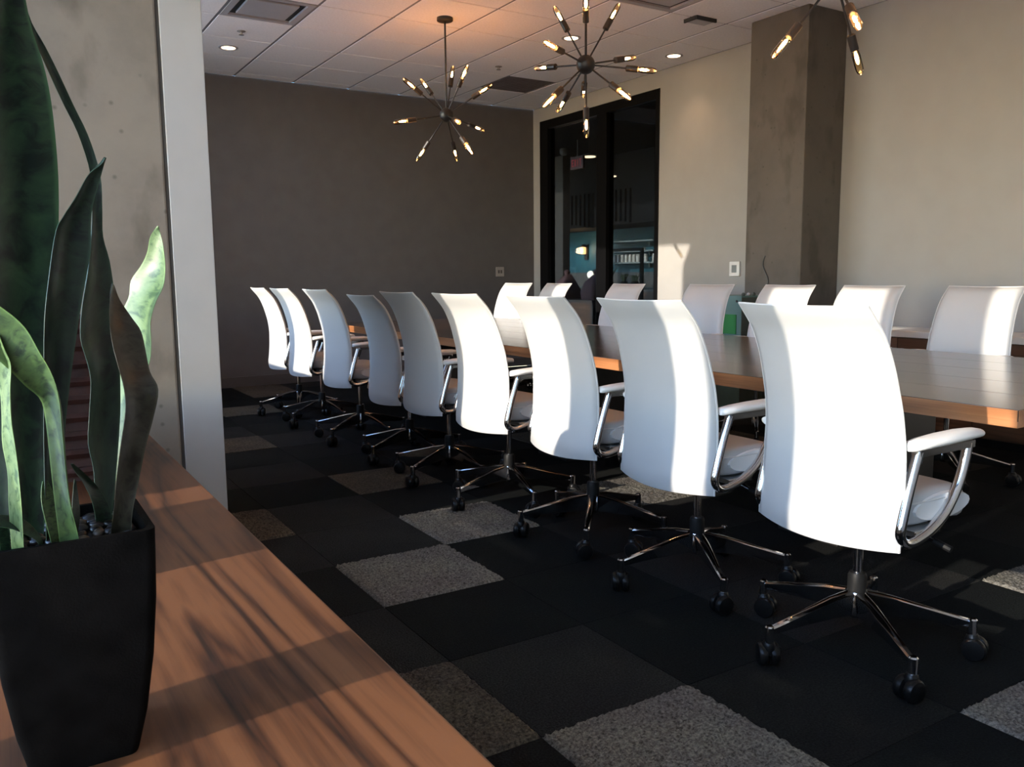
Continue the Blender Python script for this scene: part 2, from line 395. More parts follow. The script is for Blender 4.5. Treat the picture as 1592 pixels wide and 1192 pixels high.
def air_diffuser(i, j, label):
    x0, y0 = GX0+i*GT, GY0-(j+1)*GT
    t = thing('air_diffuser', label, 'air vent', (x0+GT/2, y0+GT/2, ZC))
    h = GT/2-0.012
    MB().box(-h, h, -h, h, 0.012, 0.03).build('backing', 'slot_black', t)
    f = MB()
    for a in ((-h, h, -h, -h+0.05), (-h, h, h-0.05, h), (-h, -h+0.05, -h+0.05, h-0.05), (h-0.05, h, -h+0.05, h-0.05)): f.box(*a, -0.004, 0.014)
    f.build('frame', 'diffuser_white', t)
    MB().box(-h+0.10, h-0.10, -h+0.10, h-0.10, -0.004, 0.012).build('center_plate', 'diffuser_white', t, bevel=0.004)
air_diffuser(1, 3, 'square plate air diffuser in ceiling above the pier, beside the lone downlight')
air_diffuser(5, 6, 'square plate air diffuser in ceiling at the top edge above middle chandelier')
x0, y0 = GX0+6*GT, GY0-2*GT
t = thing('return_grille', 'dark grey return air grille in ceiling near the room corner', 'air vent', (x0+GT/2, y0+GT/2, ZC))
MB().box(-.295, .295, -.297, .297, 0.004, 0.028).build('grille_plate', 'return_grey', t)
for k in range(14): MB().box(-.28, .28, -.275+k*.042, -.262+k*.042, -0.002, 0.006).build('slat', 'return_grey', t)
def downlight(x, y, label, power):
    t = thing('downlight', label, 'ceiling light', (x, y, ZC), group='recessed downlights')
    MB().lathe([(0.085, 0.0), (0.085, -0.006), (0.062, -0.008), (0.060, -0.001)], 24).build('trim_ring', 'diffuser_white', t)
    MB().lathe([(0.060, -0.0045), (0.060, -0.002)], 24).build('lens', 'downlight_lens', t)
    l = bpy.data.lights.new('downlight_beam', 'SPOT'); l.energy = power; l.color = (1, 0.62, 0.36); l.spot_size = math.radians(95); l.spot_blend = 0.8; l.shadow_soft_size = 0.05
    o = bpy.data.objects.new('downlight_beam', l); C.objects.link(o); o.parent = t; o.location = (0, 0, -0.02)
downlight(1.985, 7.96, 'lit round recessed downlight in ceiling near the pier', 7)
downlight(4.466, 6.168, 'lit round recessed downlight behind the middle chandelier', 7)
downlight(5.66, 6.167, 'lit round recessed downlight close to the white right wall', 9)
for (x, y, lab) in ((1.956, 7.391, 'small sprinkler head in ceiling beside the lone downlight'), (4.436, 7.345, 'small sprinkler head in ceiling by the dark return grille')):
    t = thing('sprinkler_head', lab, 'sprinkler', (x, y, ZC))
    MB().lathe([(0.035, 0), (0.035, -0.005), (0.012, -0.010), (0.010, -0.03)], 16).build('escutcheon', 'grid_metal', t)
    MB().lathe([(0.022, -0.034), (0.022, -0.031)], 12).build('deflector', 'grid_metal', t)
t = thing('ceiling_speaker', 'small dark rectangular ceiling fitting near the concrete column', 'ceiling fitting', (5.06, 5.21, ZC))
MB().box(-.10, .10, -.06, .06, -.025, 0).build('housing', 'diffuser_white', t, bevel=0.006)
MB().box(-.11, .11, -.075, -.06, -.03, 0).build('side_slot', 'slot_black', t); MB().box(-.115, -.10, -.06, .07, -.03, 0).build('side_slot', 'slot_black', t)

# walls
struct(MB().box(XW-0.2, XR+0.1, YB, YB+0.12, 0, ZC).build('wall_back', 'dark_wall', smooth=0))
struct(MB().box(0.80, XR-0.006, YB-0.012, YB, 0, 0.11).build('baseboard_back', 'dark_base', bevel=0.003))
wr = MB()
wr.box(XR, XR+0.12, 8.871, YB, 0, ZC); wr.box(XR, XR+0.12, 6.68, 8.871, 3.03, ZC); wr.box(XR, XR+0.12, YF, 6.68, 0, ZC)
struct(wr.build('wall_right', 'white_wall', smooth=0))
struct(MB().box(XR-0.012, XR, YF, 4.47, 0, 0.10).build('baseboard_right', 'white_wall', bevel=0.003))
struct(MB().box(XW-0.2, XR+0.1, YF-0.12, YF, 0, ZC).build('wall_front', 'bright_wall', smooth=0))
struct(MB().box(5.49, XR, 4.485, 5.062, 0, ZC).build('concrete_column', 'concrete_warm', bevel=0.012))
# window wall: low wall, solid pier, mullions, panes
wl = MB()
wl.box(XW-0.2, XW, YF, 3.36, 0, 0.655); wl.box(XW-0.2, XW, 3.36, 5.30, 0, ZC); wl.box(XW-0.2, XV, 5.30, 5.37, 0, ZC); wl.box(XV-0.2, XV, 5.37, 7.85, 0, 0.97); wl.box(XV-0.2, XV, 7.85, YB, 0, ZC)
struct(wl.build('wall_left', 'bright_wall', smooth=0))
def mull(n, y0, y1, z0=0.655, d=0.10, xw=XW):
    struct(MB().box(xw-d, xw, y0, y1, z0, ZC).build('trim_%d' % n, 'mullion', bevel=0.004))
mull(1, -0.55, -0.43); mull(2, 0.766, 0.882)
mull(3, 1.290, 1.462, d=.02); mull(4, 1.468, 1.618, d=.02); mull(5, 1.624, 1.682, d=.02)
mull(6, 1.808, 2.445); mull(7, 6.145, 6.405, 0.97, xw=XV)
for n, (y0, y1, z0) in enumerate(((YF, -.55, .655), (-.43, .766, .655), (.882, 1.290, .655), (1.682, 1.808, .655), (2.445, 3.36, .655), (5.37, 6.145, .97), (6.405, 7.85, .97))):
    xw = XV if n > 4 else XW
    p = struct(MB().box(xw-0.06, xw-0.052, y0, y1, z0, ZC).build('window_%d' % (n+1), 'window_glass', smooth=0))
    l = bpy.data.lights.new('daylight_portal', 'AREA'); l.shape = 'RECTANGLE'; l.size = ZC-z0; l.size_y = y1-y0; l.cycles.is_portal = True
    o = bpy.data.objects.new('daylight_portal', l); C.objects.link(o); o.location = (xw-0.12, (y0+y1)/2, (z0+ZC)/2); o.rotation_euler = (0, -math.pi/2, 0)
m_, nt_, b__ = new_mat('shade_fabric')
tp = N(nt_, 'ShaderNodeBsdfTransparent'); mxs = N(nt_, 'ShaderNodeMixShader'); mxs.inputs[0].default_value = 0.05
b__.inputs['Base Color'].default_value = (.35, .34, .32, 1); b__.inputs['Roughness'].default_value = .9
nt_.links.new(b__.outputs[0], mxs.inputs[1]); nt_.links.new(tp.outputs[0], mxs.inputs[2]); nt_.links.new(mxs.outputs[0], nt_.nodes['Material Output'].inputs[0])
sh = thing('roller_shade', 'grey roller shade lowered in the window behind the plant', 'shade', (XW-.02, 2.91, ZC))
MB().box(-.002, .002, -.48, .48, -.565, -.03).build('fabric', 'shade_fabric', sh, smooth=0)
MB().lathe([(.022, -.485), (.022, .485)], 14, (0, 0, -.025), axis=(0, 1, 0)).build('roller', 'mullion', sh)
MB().box(-.008, .008, -.48, .48, -.585, -.565).build('hem_bar', 'mullion', sh)
struct(MB().box(-60, XW-0.25, -50, 60, -3.2, -3.0).build('ground', 'outdoor_ground', smooth=0))
# pier: concrete column face with drywall furring beside it
struct(MB().box(-0.02, 0.615, 3.53, 4.15, 0, ZC).build('pier_column', 'concrete', bevel=0.008))
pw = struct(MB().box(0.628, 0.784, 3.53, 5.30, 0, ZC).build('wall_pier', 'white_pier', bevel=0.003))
MB().box(0.615, 0.628, 3.536, 4.15, 0, ZC).build('joint_bead', 'concrete_warm', pw)
struct(MB().box(XW, -0.02, 3.60, 4.15, 0, ZC).build('wall_infill', 'white_pier', smooth=0))

# storefront in the right wall
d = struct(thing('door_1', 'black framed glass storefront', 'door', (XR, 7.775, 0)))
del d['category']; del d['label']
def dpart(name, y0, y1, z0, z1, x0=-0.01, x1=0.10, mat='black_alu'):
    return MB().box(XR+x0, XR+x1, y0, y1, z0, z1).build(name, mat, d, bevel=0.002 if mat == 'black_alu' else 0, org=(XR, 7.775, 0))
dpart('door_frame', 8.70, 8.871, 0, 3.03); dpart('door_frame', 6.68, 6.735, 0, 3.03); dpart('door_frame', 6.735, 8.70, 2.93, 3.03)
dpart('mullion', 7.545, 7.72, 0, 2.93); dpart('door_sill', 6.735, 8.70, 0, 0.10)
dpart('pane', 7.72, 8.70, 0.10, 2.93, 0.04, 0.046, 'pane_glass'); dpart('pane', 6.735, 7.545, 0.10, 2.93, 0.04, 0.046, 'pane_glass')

# ------------------------------------------------------------------ conference chairs
def chair_proto():
    t = thing('conference_chair', 'x', 'chair', group='white conference chairs')
    # backrest
    prof = [(1.072, -.335), (1.05, -.315), (1.00, -.268), (0.95, -.243), (.90, -.222), (.79, -.190), (.70, -.177), (.58, -.177), (.48, -.184), (.42, -.192), (.405, -.19)]
    def px(z):
        for (z1, x1), (z0, x0) in zip(prof, prof[1:]):
            if z0 <= z <= z1: f = (z-z0)/(z1-z0); return x0+(x1-x0)*f
        return prof[-1][1] if z < prof[-1][0] else prof[0][1]
    def hw(z):
        f = (z-.405)/(1.072-.405); return .241-.010*f-.016*max(0, f-.35)/.65
    nv, nu = 40, 20; zs = [.405+(1.072-.405)*i/nv for i in range(nv+1)]
    xs = [px(z) for z in zs]
    for _ in range(3): xs = [xs[0]]+[(xs[i-1]+2*xs[i]+xs[i+1])/4 for i in range(1, nv)]+[xs[-1]]
    rear = []; front = []
    for z, x in zip(zs, xs):
        f = (z-.405)/.667
        bul = .034*(1-f)**1.1+.006
        ev = min(1, (z-.405)/.05, (1.072-z)/.03); ev = max(0, ev)**.5
        rr = []; fr = []
        for k in range(nu+1):
            u = -1+2*k/nu
            e = max(0, 1-abs(u)**6)**.5
            w_ = hw(z); zz = z-(.012*(1-u*u) if z < .44 else 0)*(1-(z-.405)/.035 if z < .44 else 0)
            if z > 1.06: zz -= .004*(1-u*u)
            xr = x-bul*(1-u*u)+.012*u*u
            th = .012+.030*e*ev
            rr.append((xr+.004-.010*e*ev, u*w_, zz)); fr.append((xr+th, u*w_, zz))
        rear.append(rr); front.append(fr)
    b = MB(); rings = [r + f[::-1] for r, f in zip(rear, front)]
    b.loft(rings)
    back = b.build('backrest', 'leather', t, smooth=70)
    path = [rear[i][0] for i in range(nv+1)] + [rear[-1][k] for k in range(1, nu)] + [rear[i][-1] for i in range(nv, -1, -1)]
    MB().tube([(p[0]+.004, p[1]*1.003, p[2]) for p in path], .0036, 6).build('piping', 'leather_seam', back)
    path2 = [front[i][0] for i in range(nv+1)] + [front[-1][k] for k in range(1, nu)] + [front[i][-1] for i in range(nv, -1, -1)]
    MB().tube([(p[0]-.003, p[1]*1.003, p[2]) for p in path2], .0036, 6).build('piping', 'leather_seam', back)
    # seat cushion
    s = MB(); rings = []
    nz = 8
    for i in range(nz+1):
        a = -math.pi/2+math.pi*i/nz; rz = math.sin(a); rc = math.cos(a)**.55
        ring = []
        for k in range(36):
            an = 2*math.pi*k/36; cx = abs(math.cos(an))**.42*math.copysign(1, math.cos(an)); cy = abs(math.sin(an))**.42*math.copysign(1, math.sin(an))
            xx = .040+cx*(.188-.036+.036*rc); yy = cy*(.228-.034+.034*rc)
            drop = -.030*max(0, (xx-.07)/.16)**2
            ring.append((xx, yy, .502+rz*.047+drop+(.006 if rz > .5 else 0)*(1-(yy/.25)**2)))
        rings.append(ring)
    s.loft(rings); seat = s.build('seat', 'leather', t, smooth=80)
    ring = [Vector(p) for p in rings[5]]
    MB().tube([(p.x*1.012, p.y*1.006, p.z+.004) for p in ring], .003, 6, closed=True).build('piping', 'leather_seam', seat)
    # side panels of the seat
    for sy in (-1, 1):
        pts = []
        for k in range(20):
            an = 2*math.pi*k/20; pts.append((.05+.135*math.cos(an), sy*.2290, .50+.040*math.sin(an)+.00*math.cos(an)))
        q = MB(); q.loft([[(x, y-sy*.010, z) for x, y, z in pts], [(x*.98+.001, y, .5+(z-.5)*.9) for x, y, z in pts]]); q.build('side_panel', 'pad_white', seat, smooth=50)
    # armrests
    for sy in (-1, 1):
        y = sy*.242
        loop = [(-.105, y, .676), (-.122, y, .63), (-.145, y, .56), (-.166, y, .485), (-.170, y, .455), (-.155, y, .432), (-.125, y, .424), (-.085, y, .430), (-.03, y, .447), (.035, y, .485), (.085, y, .545), (.115, y, .61), (.130, y, .676)]
        pa = catmull(loop, 40)
        a = MB().tube(pa, .0150, 12)
        a.box(-.115, .145, y-.014, y+.014, .664, .684)
        arm = a.build('armrest', 'chrome', t, smooth=45)
        br = MB().box(-.10, .02, min(y, sy*.15), max(y, sy*.15), .432, .452).build('bracket', 'chrome', arm, bevel=.004)
        rings = []
        for (x, hwid, zz) in [(-.150, .012, .694), (-.142, .028, .696), (-.09, .036, .699), (0, .040, .702), (.09, .038, .704), (.155, .032, .703), (.182, .020, .700), (.190, .008, .697)]:
            rings.append([(x, y+hwid*math.cos(2*math.pi*k/14), zz+(.015 if math.sin(2*math.pi*k/14) > 0 else .017)*math.sin(2*math.pi*k/14)*(.5+.5*hwid/.04)) for k in range(14)])
        MB().loft(rings).build('arm_pad', 'pad_white', arm, smooth=60)
    # mechanism, lever, lift
    MB().box(-.13, .11, -.085, .085, .395, .455).build('tilt_mechanism', 'plastic_black', t, bevel=.012)
    MB().box(-.03, .06, -.20, .20, .425, .447).build('support_plate', 'plastic_black', t, bevel=.005)
    lv = MB().tube([(.03, -.08, .405), (.05, -.17, .40), (.055, -.22, .385)], .006, 8).build('lever', 'chrome', t)
    MB().tube([(.053, -.205, .390), (.058, -.255, .376)], .010, 8).build('lever_grip', 'plastic_black', lv)
    MB().lathe([(.014, .20), (.014, .40)], 16).build('gas_lift', 'chrome', t)
    MB().lathe([(.026, .165), (.028, .17), (.028, .235), (.024, .245), (.015, .246)], 20).build('lift_collar', 'plastic_black', t)
    base = MB().lathe([(.022, .105), (.030, .115), (.032, .178), (.028, .186), (.02, .187)], 20).build('base_hub', 'chrome', t)
    for k in range(5):
        an = 2*math.pi*k/5; ca, sa = math.cos(an), math.sin(an)
        rings = []
        for r, wd, zt, zb in [(.03, .023, .188, .112), (.10, .021, .178, .112), (.20, .016, .153, .108), (.30, .012, .128, .100), (.335, .010, .120, .098)]:
            sec = [(-wd*.55, zb+.004), (-wd*.3, zb), (wd*.3, zb), (wd*.55, zb+.004), (wd*.85, zt-.005), (wd*.5, zt), (-wd*.5, zt), (-wd*.85, zt-.005)]
            rings.append([(r*ca-q*sa, r*sa+q*ca, z) for q, z in sec])
        leg = MB().loft(rings).build('base_leg', 'chrome', base, smooth=40)
    for k in range(5):
        an = 2*math.pi*k/5; cx, cy = .328*math.cos(an), .328*math.sin(an)
        MB().lathe([(.0135, .076), (.0135, .123), (.010, .127)], 12, (cx, cy, 0)).build('caster_socket', 'chrome', base)
        ww = MB(); rd = an+1.1+k*.8; ax = Vector((math.cos(rd), math.sin(rd), 0)); ox = Vector((-ax.y, ax.x, 0))*.010
        for sgn in (-1, 1):
            pr = [(.024, -.014), (.032, -.011), (.0345, -.003), (.0345, .005), (.030, .012), (.014, .015)] if sgn > 0 else [(.014, -.015), (.030, -.012), (.0345, -.005), (.0345, .003), (.032, .011), (.024, .014)]
            ww.lathe(pr, 18, (cx+ox.x+ax.x*.017*sgn, cy+ox.y+ax.y*.017*sgn, .0365), axis=ax)
        ww.lathe([(.020, .040), (.022, .060), (.018, .074), (.014, .080)], 12, (cx+ox.x*.3, cy+ox.y*.3, 0))
        ww.build('caster', 'caster_black', base, smooth=40)
    return t
near = [(2.205, 1.545, 0.0, 26), (2.215, 2.245, 0.02, 26), (2.225, 2.905, 0.0, 12), (2.215, 3.6, 0.03, 44), (2.2, 4.235, 0.0, 60), (2.24, 4.86, 0.0, 58), (2.205, 5.62, 0.04, 68), (2.2, 6.42, 0.03, 65), (2.2, 7.01, -0.02, 35)]
near_lab = ['large white swivel chair closest to the camera, its right armrest in full view',
 'second white chair from the camera in the window-side row, back mostly in bluish shade',
 'third white chair from the camera in the window-side row, wavy shadow down its right side',
 'fourth chair from the camera in the window-side row, back sunlit except a left sliver',
 'unlit grey-white chair, fifth in the window-side row, overlapping the lower chair behind it',
 'unlit grey-white chair standing slightly lower, sixth in the window-side row, partly covered by the fifth',
 'seventh chair of the window-side row, shaded blue with a thin sunlit left edge',
 'eighth chair of the window-side row, a wide shadow stripe down the sunlit back',
 'leftmost white chair, farthest in the window-side row, back fully sunlit']
far = [(4.47, 2.62, 0, 10), (4.47, 3.33, 0, 30), (4.47, 3.99, 0, 8), (4.47, 4.71, 0.1, 20), (4.47, 5.74, 0, 40), (4.47, 6.81, -0.02, 60), (4.47, 7.5, 0.15, 33)]
far_lab = ['white chair across the table at the right frame edge, left half in shade',
 'white chair across the table, second from the right, its right side shaded',
 'sunlit white chair across the table in front of the concrete column',
 'shaded beige-white chair across the table beside the teal cabinet',
 'shaded white chair across the table in front of the dark glass storefront',
 'small sunlit white chair across the table at the storefront\'s left end',
 'farthest chair across the table, in front of the dark wall by the corner']
proto = chair_proto(); proto.location = (0, 0, 0)
# a second, lower version: the whole upper part hangs 25 mm lower on its lift
def place(o, x, y, r, label, base_rot, flip=False, dz=0):
    o.location = (x, y, 0); o.rotation_euler = (0, 0, r+(math.pi if flip else 0)); o['label'] = label
    o['group'] = 'white chairs across the table' if flip else 'white chairs in the window-side row'
    for ch in o.children:
        nm = ch.name.split('.')[0]
        if nm == 'base_hub': ch.rotation_euler = (0, 0, math.radians(base_rot)-o.rotation_euler[2])
        elif nm not in ('lift_collar', 'gas_lift') and dz: ch.location.z = dz
chairs = [proto]+[copy_tree(proto) for _ in range(len(near)+len(far)-1)]
for k, (x, y, r, br) in enumerate(near): place(chairs[k], x, y, r, near_lab[k], br, False, -0.027 if k == 5 else 0)
for k, (x, y, r, br) in enumerate(far): place(chairs[len(near)+k], x, y, r, far_lab[k], br, True)

# ------------------------------------------------------------------ conference table
tx0, tx1, ty0, ty1 = 2.622, 4.25, 1.315, 7.33
t = thing('conference_table', 'long walnut conference table with thick edge between the chair rows', 'table', (3.436, 4.32, 0)); O = (3.436, 4.32, 0)
npl = 5; pwid = (tx1-tx0)/npl
for k in range(npl):
    a = tx0+k*pwid
    MB().box(a+.0008, a+pwid-.0008, ty0, ty1, .704, .740).build('plank', 'walnut_table', t, bevel=.0015, org=O)
for a in ((tx0+.001, tx0+.09, ty0+.001, ty1-.001), (tx1-.09, tx1-.001, ty0+.001, ty1-.001), (tx0+.09, tx1-.09, ty0+.001, ty0+.09), (tx0+.09, tx1-.09, ty1-.09, ty1-.001)):
    MB().box(*a, .684, .704).build('edge_strip', 'walnut_edge', t, org=O)
MB().box(tx0-.0015, tx0+.004, ty0+.002, ty1-.002, .7045, .7385).build('edge_band', 'walnut_edge', t, org=O)
MB().box(tx0+.005, tx1-.005, ty0-.0015, ty0+.004, .7045, .7385).build('edge_band', 'walnut_edge', t, org=O)
for y in (2.35, 4.32, 6.3):
    p = MB().box(3.05, 3.82, y-.06, y+.06, .02, .684).build('pedestal', 'black_metal', t, bevel=.006, org=O)
    MB().box(2.98, 3.89, y-.16, y+.16, 0, .022).build('foot_plate', 'black_metal', p, bevel=.006, org=O)

# ------------------------------------------------------------------ desk at the window
DZ, DX = 0.70, 0.373
t = thing('walnut_desk', 'walnut desk slab running along the window in the foreground', 'desk', (0, 1.0, 0))
MB().box(XW+.01, DX, -1.2, 3.30, DZ-.045, DZ).build('desk_top', 'walnut_desk', t, bevel=.003, org=(0, 1.0, 0))
for y in (-1.1, 1.1, 3.2):
    MB().box(XW+.03, DX-.06, y-.02, y+.02, 0, DZ-.045).build('leg_panel', 'dark_shelf_wood', t, org=(0, 1.0, 0))

# planter
def sq_ring(cx, cy, hx, hy, z, r=.012, n=4):
    out = []
    for (sx, sy, a0) in ((1, 1, 0), (-1, 1, 90), (-1, -1, 180), (1, -1, 270)):
        for k in range(n+1):
            a = math.radians(a0+90*k/n); out.append((cx+sx*(hx-r)+r*math.cos(a), cy+sy*(hy-r)+r*math.sin(a), z))
    return out
PX, PY = .046, .888; ZR = .928
t = thing('planter', 'black tapered square planter on the walnut desk', 'planter', (PX, PY, DZ))
rings = []
for f, hx in [(0, .0455), (.02, .047), (.2, .0555), (.45, .0630), (.7, .0675), (.9, .0690), (1.0, .0695)]:
    rings.append(sq_ring(PX+.001*f, PY-.002*f, hx, hx*.97, DZ+f*(ZR-DZ), .010))
b = MB(); n = len(rings[0])
inner = [sq_ring(PX, PY-.002, .0635, .0615, ZR, .008), sq_ring(PX, PY-.002, .0615, .0595, ZR-.022, .008)]
b.loft(rings+inner)
b.build('pot_body', 'pot_black', t, smooth=40, org=(PX, PY, DZ))
MB().loft([sq_ring(PX, PY-.002, .061, .059, ZR-.024, .008), sq_ring(PX, PY-.002, .061, .059, ZR-.016, .008)]).build('soil', 'soil', t, org=(PX, PY, DZ))
rp = random.Random(5); pm = []
for k in range(6):
    bm_ = MB().sphere((0, 0, 0), .0062, 10, 6, (1.0+.4*rp.random(), .8+.3*rp.random(), .55+.2*rp.random()))
    pm.append(bm_.mesh('pebble', 'pebble_tan' if k in (2,) else 'pebble_dark', smooth=180))
cells = [(ix, iy) for ix in range(9) for iy in range(9)]; rp.shuffle(cells)
for k, (ix, iy) in enumerate(cells[:70]):
    o = obj('pebble', pm[k % 6], None, (PX-.052+ix*.0130+rp.uniform(-.002, .002), PY-.052+iy*.0125+rp.uniform(-.002, .002), ZR-.0125+rp.uniform(0, .003)))
    o.rotation_euler = (rp.uniform(-.3, .3), rp.uniform(-.3, .3), rp.uniform(0, 3))
    tag(o, 'smooth pebble on the soil of the black planter', 'pebble', 'pebbles in the planter')

# snake plant
plant = thing('snake_plant', 'snake plant with wavy dark green leaves rising from the black planter', 'plant', (PX, PY, ZR))
def leaf(st, mat, cup=.006, ns=36, thick=.0024):
    # stations: (left px, left py, right px, right py, y of left edge, y of right edge) from base to tip
    L = [at_y(a, b_, yl) for a, b_, c, d_, yl, yr in st]; Rr = [at_y(c, d_, yr) for a, b_, c, d_, yl, yr in st]
    root = lambda p: Vector((min(max(p.x, PX-.055), PX+.055), min(max(p.y, PY-.053), PY+.050), ZR-.021))
    if L[0].z > ZR-.02: L.insert(0, root(L[0])); Rr.insert(0, root(Rr[0]))
    L = catmull(L, ns); Rr = catmull(Rr, ns); nc = 7
    front = []; back = []
    for i in range(ns+1):
        v = Rr[i]-L[i]; tv = (L[min(i+1, ns)]+Rr[min(i+1, ns)])-(L[max(i-1, 0)]+Rr[max(i-1, 0)])
        nr = v.cross(tv)
        nr = nr.normalized() if nr.length > 1e-9 else Vector((0, 1, 0))
        if nr.y < 0: nr = -nr
        fr = []; bk = []
        for k in range(nc):
            u = k/(nc-1); p = L[i]+v*u
            c = cup*(1-(2*u-1)**2)*min(1, v.length/.04)
            hd = thick*.5*(.25+.75*(1-(2*u-1)**2))
            fr.append(p+nr*(c-hd)); bk.append(p+nr*(c+hd))
        front.append(fr); back.append(bk)
    me = bpy.data.meshes.new('leaf'); vs = []; fs = []; uvs = []
    for g in (front, back):
        o = len(vs)
        for i, r in enumerate(g):
            for k, p in enumerate(r): vs.append(p-Vector((PX, PY, ZR))); uvs.append((k/(nc-1), i/ns))
        for i in range(ns):
            for k in range(nc-1):
                a = o+i*nc+k; q = (a, a+1, a+1+nc, a+nc); fs.append(q if g is front else q[::-1])
    o2 = (ns+1)*nc
    for i in range(ns):
        a = i*nc; fs.append((a, a+nc, o2+a+nc, o2+a)); a = i*nc+nc-1; fs.append((a, o2+a, o2+a+nc, a+nc))
    for k in range(nc-1):
        fs.append((k, o2+k, o2+k+1, k+1)); a = ns*nc+k; fs.append((a, a+1, o2+a+1, o2+a))
    me.from_pydata(vs, [], fs); me.update()
    ul = me.uv_layers.new(name='UVMap')
    for lp in me.loops: ul.data[lp.index].uv = uvs[lp.vertex_index]
    me.materials.append(M[mat]); me.shade_smooth(); me.set_sharp_from_angle(angle=math.radians(60))
    return obj('leaf', me, plant)
# tall broad leaf at the frame's left edge, shade put into its green
leaf([(34,850,66,848,.885,.895),(22,760,74,760,.885,.90),(5,650,82,650,.88,.90),(-8,540,88,540,.875,.90),(-16,420,90,420,.87,.90),(-22,290,91,290,.855,.89),(-26,190,83,185,.84,.865),(-24,110,70,110,.825,.845),(-16,40,48,40,.81,.828),(-4,-30,34,-30,.80,.815),(4,-100,18,-100,.80,.805)], 'leaf_shaded', .010)
# leaf behind it, mostly out of frame
leaf([(5,846,30,846,.915,.91),(-20,700,40,700,.92,.91),(-50,580,48,560,.925,.915),(-70,470,42,470,.93,.92),(-75,400,18,390,.93,.92),(-70,300,2,300,.93,.92),(-50,200,-20,200,.93,.93)], 'leaf_deep')
# long leaf that twists to a thin strip and arches to the upper left
leaf([(148,812,174,806,.915,.925),(146,735,180,740,.915,.93),(137,690,186,660,.91,.935),(139,640,187,620,.91,.935),(141,590,186,570,.905,.935),(133,555,183,520,.90,.935),(125,525,180,480,.90,.94),(127,480,177,450,.905,.94),(136,425,170,405,.91,.94),(141,380,160,368,.92,.935),(143,330,159,330,.925,.93),(141,285,158,288,.925,.925),(137,255,152,255,.92,.92),(120,205,136,208,.91,.912),(100,165,115,165,.90,.902),(78,118,92,116,.885,.89),(57,72,70,72,.875,.88),(41,35,49,35,.865,.868),(27,-5,36,-5,.86,.862),(12,-50,16,-50,.855,.856)], 'leaf_deep', .008, 60)
# dark pointed leaf
leaf([(72,840,100,836,.86,.87),(68,700,99,700,.85,.865),(68,600,108,600,.84,.86),(69,500,122,500,.83,.86),(76,430,133,432,.83,.86),(86,362,141,390,.832,.858),(98,337,141,345,.835,.855),(118,306,145,315,.838,.852),(137,272,156,276,.84,.848),(156,256,162,254,.842,.845),(163,246,165,245,.842,.843)], 'leaf_deep', .010)
# brownish wavy leaf leaning right
leaf([(172,832,204,830,.85,.858),(177,790,206,795,.845,.855),(181,745,216,745,.84,.86),(188,690,226,695,.835,.86),(195,640,238,650,.835,.865),(193,605,246,606,.84,.86),(184,570,233,578,.84,.875),(176,540,226,545,.845,.88),(171,510,219,515,.85,.88),(170,480,204,493,.86,.885),(172,455,186,466,.87,.885),(175,440,178,445,.88,.885)], 'leaf_brown', .006, 48)
# pale leaf tip, its sunlight put into the green
leaf([(186,815,206,815,.945,.93),(178,720,200,720,.955,.93),(172,650,205,650,.97,.93),(174,600,215,610,.985,.93),(186,555,232,565,.995,.94),(192,515,235,535,1.0,.95),(191,485,234,500,1.01,.955),(201,460,242,470,1.01,.955),(204,436,254,445,1.01,.965),(220,412,257,420,1.005,.975),(229,392,256,400,1.0,.98),(233,370,253,378,.995,.985),(240,357,249,362,.99,.988),(245,351,247,352,.988,.988)], 'leaf_sunlit', .006, 44)
# leaf bending left in front, sunlit tone in its colour
leaf([(92,838,122,834,.845,.835),(84,770,110,785,.84,.825),(78,715,103,735,.835,.815),(72,660,98,680,.825,.80),(64,622,92,620,.815,.79),(40,600,80,580,.805,.78),(15,575,60,545,.795,.775),(-15,548,38,508,.79,.77),(-60,510,0,476,.785,.77),(-110,470,-60,440,.785,.775),(-150,440,-130,425,.78,.778)], 'leaf_mid_sunlit', .007)
# narrow upright leaf in the pale sunlit green
leaf([(18,852,37,853,.83,.825),(14,790,34,792,.825,.818),(12,735,29,735,.82,.81),(4,690,24,695,.815,.80),(3,650,18,655,.81,.798),(1,610,16,610,.808,.795),(-8,570,17,568,.805,.79),(-20,530,8,545,.80,.785),(-40,490,-10,505,.80,.785),(-60,455,-50,460,.79,.787)], 'leaf_sunlit', .005)
# short shoots at soil level
leaf([(80,846,102,844,.85,.858),(72,815,95,812,.85,.86),(65,785,88,780,.852,.86),(64,762,80,760,.855,.862),(66,748,74,747,.858,.86)], 'leaf_mid_sunlit', .004, 20)
leaf([(116,832,121,832,.875,.88),(112,800,124,800,.875,.885),(113,770,122,775,.878,.885),(115,745,118,746,.88,.881)], 'leaf_deep', .002, 16)
leaf([(150,816,176,812,.90,.905),(143,780,168,782,.895,.905),(130,752,152,757,.885,.90),(118,735,134,738,.875,.885),(110,722,114,720,.868,.87)], 'leaf_deep', .004, 20)
leaf([(60,845,66,841,.83,.834),(38,830,47,815,.825,.835),(18,822,26,803,.82,.835),(-8,818,0,800,.815,.83),(-40,812,-34,798,.81,.82),(-70,800,-68,795,.81,.812)], 'leaf_deep', .003, 24)
leaf([(0,850,16,852,.84,.845),(-6,835,14,828,.838,.845),(-22,815,6,812,.835,.842),(-40,800,-20,795,.83,.835)], 'leaf_shaded', .003, 16)

